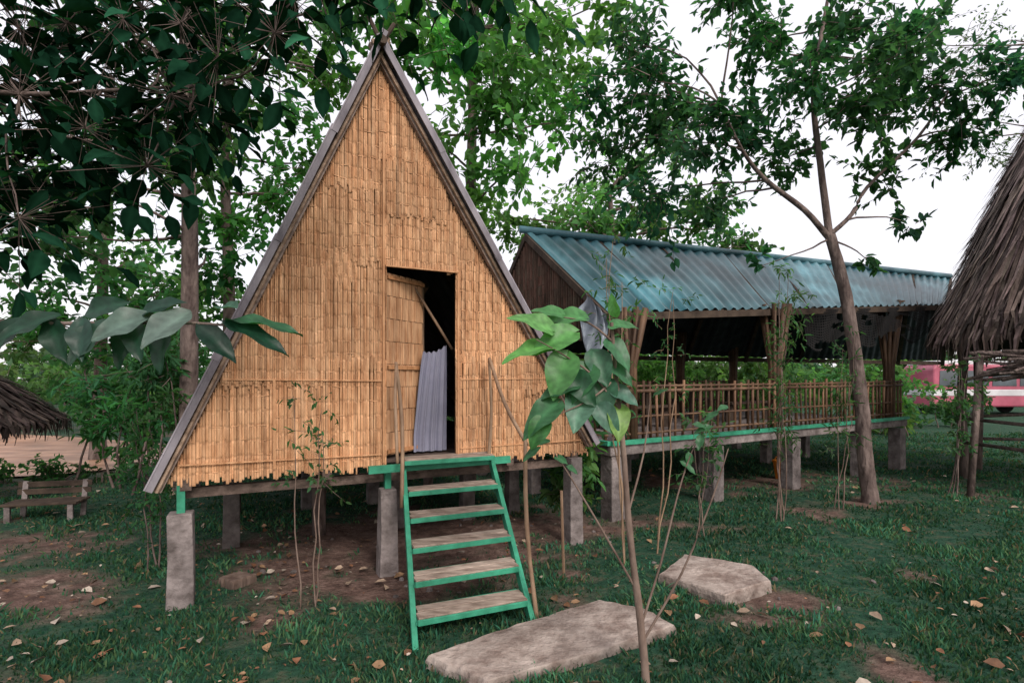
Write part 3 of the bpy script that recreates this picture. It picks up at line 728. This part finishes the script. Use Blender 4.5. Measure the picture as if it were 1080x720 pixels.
# ------------------------------------------------------------ big-leaf plants
def bigleaf(mb,base,dr,nrm,Lg,W,col,curl=.25,heart=1,na=13,nb=7):
    base=Vector(base);d=Vector(dr).normalized();nr=Vector(nrm);s_=d.cross(nr).normalized();nr=s_.cross(d).normalized()
    vs=[];cs=[];w1=U(-.15,.15);tw=U(-.3,.3)
    for i in range(na):
        t=i/(na-1)
        if heart: w=W*(math.sin(math.pi*min(1,t**.62))**.75)*(1-.15*t)
        else: w=W*(math.sin(math.pi*t**.85)**.9)
        w=max(w,.0015)
        for j in range(nb):
            q=(j-(nb-1)/2)/((nb-1)/2)
            back=-.07*Lg*abs(q)*(1-t)**4*heart*2
            wave=.03*Lg*math.sin(t*13+q*2+w1*9)*abs(q)
            ps=base+d*(Lg*t+back)+s_*(w*q*math.cos(.4*abs(q)))+nr*(-curl*Lg*t*t+abs(q)*w*.30+wave+tw*w*q*t)
            vs.append(ps)
            k=1.35 if j==(nb-1)//2 else (1.12 if (i+abs(j-(nb-1)//2))%2 else .92)
            cs.append((col[0]*k,col[1]*k,col[2]*k))
    fs=[(i*nb+j,i*nb+j+1,(i+1)*nb+j+1,(i+1)*nb+j) for i in range(na-1) for j in range(nb-1)]
    mb.add(vs,fs,cs)

T=E('broadleaf_sapling');ms=MB();ml=MB()
t0=trunk(ms,[(.71,2.8,-.03),(.675,2.8,.35),(.62,2.8,.8),(.585,2.8,1.25),(.55,2.8,1.6),(.525,2.8,1.9)],.022,.009,n=9,flare=1.2,wob=.10,k=6)
br=[[(.68,2.8,.30),(.80,2.85,.62),(.90,2.9,.95),(1.0,2.95,1.2),(1.15,3.0,1.42)],
    [(.64,2.8,.52),(.45,2.78,.85),(.30,2.75,1.1),(.22,2.75,1.22)],
    [(.69,2.8,.22),(.88,2.75,.6),(1.02,2.7,1.0),(1.1,2.7,1.25)],
    [(.60,2.8,.85),(.72,2.9,1.2),(.78,3,1.5)],
    [(.56,2.8,1.45),(.42,2.75,1.62),(.27,2.7,1.72),(.12,2.65,1.80)],
    [(.54,2.8,1.6),(.40,2.7,1.5),(.22,2.65,1.42)],
    [(.53,2.8,1.8),(.40,2.8,1.9),(.25,2.8,1.93)]]
for b_ in br: 
    P_=smooth_path(b_,3); ms.tube(P_,[.007-.0045*i/(len(P_)-1) for i in range(len(P_))],n=6,cap=False,wob=.06)
LV=[((.20,2.72,1.77),(-1,-.2,-.15),(.2,-.5,.8),.26,.085,(.12,.32,.08)),  # light painted into leaf colours: upper left ones brighter and yellower
 ((.20,2.72,1.85),(-.6,-.2,.35),(.1,-.7,.6),.22,.08,(.11,.28,.08)),
 ((.38,2.8,1.92),(-.8,.1,.1),(0,-.6,.8),.22,.08,(.07,.22,.07)),
 ((.32,2.74,1.84),(-.9,-.3,-.3),(0,-.8,.6),.24,.085,(.09,.26,.07)),
 ((.28,2.72,1.72),(-.3,-.3,-.8),(-.2,-1,.3),.24,.10,(.07,.20,.06)),
 ((.40,2.76,1.66),(-.5,-.4,-.7),(-.3,-.9,.4),.24,.10,(.045,.15,.06)),
 ((.43,2.8,1.74),(.3,-.4,-.8),(.1,-1,.4),.20,.08,(.035,.11,.06)),
 ((.51,2.8,1.80),(.5,-.4,-.6),(.3,-.9,.5),.19,.07,(.05,.15,.07)),
 ((.47,2.8,1.60),(-.1,-.4,-.9),(0,-1,.3),.24,.10,(.028,.10,.052)),
 ((.23,2.7,1.48),(-.7,-.3,-.5),(-.2,-.8,.6),.24,.09,(.045,.14,.06)),
 ((.16,2.68,1.40),(-.4,-.3,-.8),(-.1,-1,.3),.16,.065,(.05,.16,.05)),
 ((.55,2.8,1.46),(.0,-.5,-.8),(.2,-1,.2),.20,.075,(.16,.28,.07)),
 ((.36,2.74,1.52),(-.2,-.5,-.6),(0,-.9,.5),.22,.09,(.08,.18,.12)),
 ((.33,2.72,1.58),(-.9,-.2,-.2),(.1,-.6,.8),.20,.08,(.035,.115,.05)),
 ((.52,2.8,1.88),(.6,-.2,.1),(0,-.7,.7),.14,.05,(.06,.19,.07)),
 ((.52,2.8,1.68),(.6,-.3,-.5),(.1,-.8,.6),.16,.055,(.035,.13,.055)),
 ((.53,2.8,1.55),(.8,-.4,-.5),(.1,-.8,.6),.16,.06,(.06,.14,.10)),
 ((.26,2.8,1.94),(-.9,0,.2),(0,-.7,.7),.16,.06,(.06,.19,.06)),
 ((.30,2.72,1.62),(.5,-.4,-.6),(0,-1,.3),.20,.08,(.022,.08,.038)),
 ((.45,2.76,1.46),(.5,-.4,-.7),(0,-1,.3),.18,.07,(.07,.16,.11)),
 ((.55,2.8,1.94),(-.3,-.1,.8),(-.6,-.7,.1),.12,.04,(.08,.24,.06))]
for l in LV: bigleaf(ml,*l[:5],col=l[5],curl=U(.1,.4))
for (x_,z_) in ((1.15,1.42),(1.05,1.3),(.93,1.15),(1.1,1.25),(1.2,1.45),(.78,1.5),(1.0,1.35),(.22,1.2),(.15,1.25),(.28,1.15),(.98,1.2),(1.12,1.34),(.2,1.28)):
    bigleaf(ml,(x_,2.95 if x_>.5 else 2.76,z_),(U(-1,1),U(-.5,.2),U(-.7,.3)),(0,-.6,.8),U(.07,.12),.025,(.04,.13,.055),heart=0)
ms.build('stems',M_bark2,T,smooth=True);ml.build('leaves',M_leafd,T,smooth=True)

# foreground overhanging tree, trunk outside the frame on the left
T=E('overhanging_tree');ms=MB();ml=MB()
t0=trunk(ms,[(-3.9,2.2,-.05),(-3.8,2.2,1.2),(-3.6,2.2,2.4),(-3.5,2.3,3.6),(-3.2,2.4,4.8)],.13,.07,n=12)
px=[(20,30),(70,25),(130,20),(190,25),(250,10),(310,0),(360,-22),(60,80),(120,80),(180,75),(230,60),(290,35),(30,130),(90,135),(150,130),(200,120),(40,190),(100,180),(155,175),(215,145),(20,230),(440,-22),(330,-25),(490,-20),(10,80),(-30,200),(60,225),(530,-22),(200,-10),(100,-20),(0,0),(45,50),(100,50),(160,50),(225,95),(70,155),(0,160),(-20,260),(255,80),(400,-35),(20,100),(130,105),(70,110),(150,10),(180,100),(-10,120),(110,155)]
arm=trunk(ms,[(-3.5,2.3,3.4),(-2.7,2.6,3.75),(-1.9,2.75,3.85),(-1.0,2.8,3.92),(-.3,2.9,3.95)],.030,.008,n=8,flare=0)
arm2=trunk(ms,[(-3.55,2.25,2.8),(-3.0,2.5,3.0),(-2.5,2.7,3.05),(-2.0,2.75,3.1),(-1.6,2.8,3.15)],.018,.006,n=8,flare=0)
al=arm+arm2
for a_,b_ in px:
    yy=2.75+U(-.35,.55); c_=V((a_-540)/200*yy/2.8,yy,1.6+(400-b_)/200*yy/2.8)
    s=min(al,key=lambda p:(p-c_).length); limb(ms,s,c_,.007,.003,n=5)
    for k in range(28):
        e=c_+Vector(rng.normal(size=3))*.13; ms.tube([c_,e],.0018,n=3,cap=False)
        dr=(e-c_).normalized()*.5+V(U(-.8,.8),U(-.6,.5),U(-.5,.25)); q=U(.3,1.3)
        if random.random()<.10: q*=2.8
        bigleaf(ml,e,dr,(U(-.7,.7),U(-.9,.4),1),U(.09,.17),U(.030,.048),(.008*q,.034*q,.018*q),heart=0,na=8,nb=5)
ml.build('canopy_leaves',M_leafk,T,smooth=True); ml=MB()
b3=trunk(ms,[(-3.75,2.2,1.55),(-2.6,1.9,1.85),(-1.75,1.87,1.80),(-1.2,1.87,1.80),(-1.0,1.87,1.79)],.012,.004,n=7,flare=0)
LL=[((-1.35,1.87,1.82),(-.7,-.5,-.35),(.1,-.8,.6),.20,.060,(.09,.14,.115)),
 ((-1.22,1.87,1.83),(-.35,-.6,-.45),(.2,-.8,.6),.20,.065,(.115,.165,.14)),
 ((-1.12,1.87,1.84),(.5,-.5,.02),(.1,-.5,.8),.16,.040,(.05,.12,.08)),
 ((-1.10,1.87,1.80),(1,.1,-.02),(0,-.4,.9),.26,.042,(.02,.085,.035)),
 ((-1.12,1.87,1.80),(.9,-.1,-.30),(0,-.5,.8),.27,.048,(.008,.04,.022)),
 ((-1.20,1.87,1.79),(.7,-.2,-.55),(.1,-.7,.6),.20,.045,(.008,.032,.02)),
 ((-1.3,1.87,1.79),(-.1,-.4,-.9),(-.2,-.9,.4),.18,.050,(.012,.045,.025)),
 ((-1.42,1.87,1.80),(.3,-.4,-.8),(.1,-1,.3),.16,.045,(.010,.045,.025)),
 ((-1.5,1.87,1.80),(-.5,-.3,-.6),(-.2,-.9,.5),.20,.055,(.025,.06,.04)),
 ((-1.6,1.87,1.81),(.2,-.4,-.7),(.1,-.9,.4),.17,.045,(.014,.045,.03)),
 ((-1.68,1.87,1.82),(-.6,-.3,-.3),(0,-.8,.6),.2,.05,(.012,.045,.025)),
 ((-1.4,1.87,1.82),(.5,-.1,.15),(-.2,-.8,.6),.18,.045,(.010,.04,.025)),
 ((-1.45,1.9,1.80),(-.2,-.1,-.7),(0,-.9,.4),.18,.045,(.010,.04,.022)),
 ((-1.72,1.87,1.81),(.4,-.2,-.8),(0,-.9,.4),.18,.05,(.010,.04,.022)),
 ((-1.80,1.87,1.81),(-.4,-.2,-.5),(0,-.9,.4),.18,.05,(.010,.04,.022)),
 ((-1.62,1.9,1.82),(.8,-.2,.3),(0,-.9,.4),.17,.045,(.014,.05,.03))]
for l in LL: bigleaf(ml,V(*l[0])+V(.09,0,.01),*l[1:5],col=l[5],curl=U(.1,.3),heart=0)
ms.build('branches',M_bark,T,smooth=True);ml.build('branch_leaves',M_leafd,T,smooth=True)

# thin saplings
def sapling(name,x_,y_,h,lean,nst,leaf,col,bark,r=.012,nl=40,z0=.4,wr=.2):
    T=E(name);ms=MB();cl=[]
    for k in range(nst):
        b=V(x_+U(-.06,.06),y_+U(-.06,.06),-.03); tip=V(x_+lean+U(-.12,.12),y_+U(-.1,.1),h*U(.8,1))
        P_=limb(ms,b,tip,r*U(.7,1),r*.25,n=6,seg=8,bow=.03)
        for p_ in P_[3:]:
            if p_.z>z0: cl.append((p_.x+U(-.1,.1),p_.y,p_.z,U(.10,.22),nl/40))
    crown('leaves',cl,leaf,wr,col,T,ms,ntw=5,lpt=5,twr=.002)
    ms.build('stems',bark,T,smooth=True)
sapling('thin_sapling',-1.43,3.75,1.5,.02,3,.05,(.05,.13,.06),M_bark2,r=.009,z0=.85,nl=28)
sapling('thin_sapling',.98,4.6,3.0,-.12,3,.07,(.06,.15,.07),M_pole,r=.010,z0=1.2,nl=32,wr=.12)
sapling('thin_sapling',1.35,4.9,2.6,.1,2,.06,(.06,.14,.07),M_pole,r=.009,z0=1.3,nl=20,wr=.12)
sapling('bamboo_clump',3.05,6.0,2.9,.05,5,.08,(.06,.14,.065),M_bark2,r=.009,z0=.7,nl=38,wr=.10)
sapling('bamboo_clump',4.0,6.5,2.2,.05,3,.08,(.05,.11,.06),M_bark2,r=.009,z0=.7,nl=28,wr=.10)
sapling('thin_sapling',-3.05,4.5,1.5,-.05,3,.06,(.04,.11,.05),M_bark,r=.009,z0=.4,nl=40)
sapling('thin_sapling',6.05,7.3,2.0,.1,3,.08,(.06,.14,.07),M_bark,z0=.6,nl=35)
sapling('thin_sapling',.62,5.6,1.2,.05,4,.12,(.07,.17,.06),M_bark,z0=.3,nl=55)
sapling('thin_sapling',1.9,5.4,1.3,.05,3,.07,(.06,.14,.07),M_bark2,r=.008,z0=.5,nl=30)

mb=MB()
mb.tube([(.42,4.3,-.03),(.40,4.3,.7)],.012,n=6);mb.build('wooden_stake',M_pole)

# ------------------------------------------------------------ leaf litter
m=2800
d=2.3*np.exp(rng.random(m)*math.log(12/2.3)); x=(rng.random(m)*2-1)*(d+.8)
wl=np.array([.35+.65*dirt(a,b) + (.45 if a<-1.2 else 0) for a,b in zip(x,d)]); k=(rng.random(m)<wl*.75)&~((x<-6.6)&(d>8))
x=x[k];d=d[k];m=len(x)
Bs=np.stack([x,d,.018+.022*rng.random(m)],1); a=rng.random(m)*2*np.pi
D=unit(np.stack([np.cos(a),np.sin(a),rng.normal(size=m)*.15],1)); Nn=unit(rng.normal(size=(m,3))*.35+np.array([0,0,1]))
sz=.022+.085*rng.random(m)**2.6
vv=leaf_arrays(Bs,D,Nn,sz,.3);b=np.arange(m)*6
f=np.concatenate([np.stack([b,b+1,b+2,b+3],1),np.stack([b,b+3,b+4,b+5],1)])
cc=np.array([[.30,.18,.10],[.20,.10,.055],[.40,.29,.21],[.26,.12,.065],[.46,.38,.31]])[rng.integers(0,5,m)]*(.6+.6*rng.random((m,1)))
npmesh('fallen_leaves',vv,f,np.repeat(cc,6,0),M_dry)

# ------------------------------------------------------------ light, world, camera
W=bpy.data.worlds.new('World');S.world=W;W.use_nodes=True;N=W.node_tree.nodes;L=W.node_tree.links
sky=N.new('ShaderNodeTexSky');sky.sky_type='NISHITA';sky.sun_disc=False
to=Vector((.45,-.85,.75)).normalized()
sky.sun_elevation=math.asin(to.z);sky.sun_rotation=math.atan2(to.x,to.y);sky.dust_density=4
bg=N['Background'];L.new(sky.outputs[0],bg.inputs[0]);bg.inputs[1].default_value=.05
b2=N.new('ShaderNodeBackground');b2.inputs[0].default_value=(1,.96,.985,1);b2.inputs[1].default_value=.97
ad=N.new('ShaderNodeAddShader');L.new(bg.outputs[0],ad.inputs[0]);L.new(b2.outputs[0],ad.inputs[1]);L.new(ad.outputs[0],N['World Output'].inputs[0])
sd=bpy.data.lights.new('sun','SUN');sd.energy=2.1;sd.angle=math.radians(16);sd.color=(1,.94,.88)
so_=bpy.data.objects.new('sun',sd);S.collection.objects.link(so_);so_.rotation_euler=to.to_track_quat('Z','Y').to_euler()
cam=bpy.data.cameras.new('camera');co=bpy.data.objects.new('camera',cam);S.collection.objects.link(co)
co.location=(0,0,1.6);co.rotation_euler=(math.radians(90),0,0);cam.sensor_width=36;cam.lens=36*560/1080;cam.shift_y=40/1080;cam.clip_end=1000;cam.clip_start=.05
S.camera=co
S.view_settings.view_transform='Standard';S.view_settings.look='None';S.view_settings.exposure=0
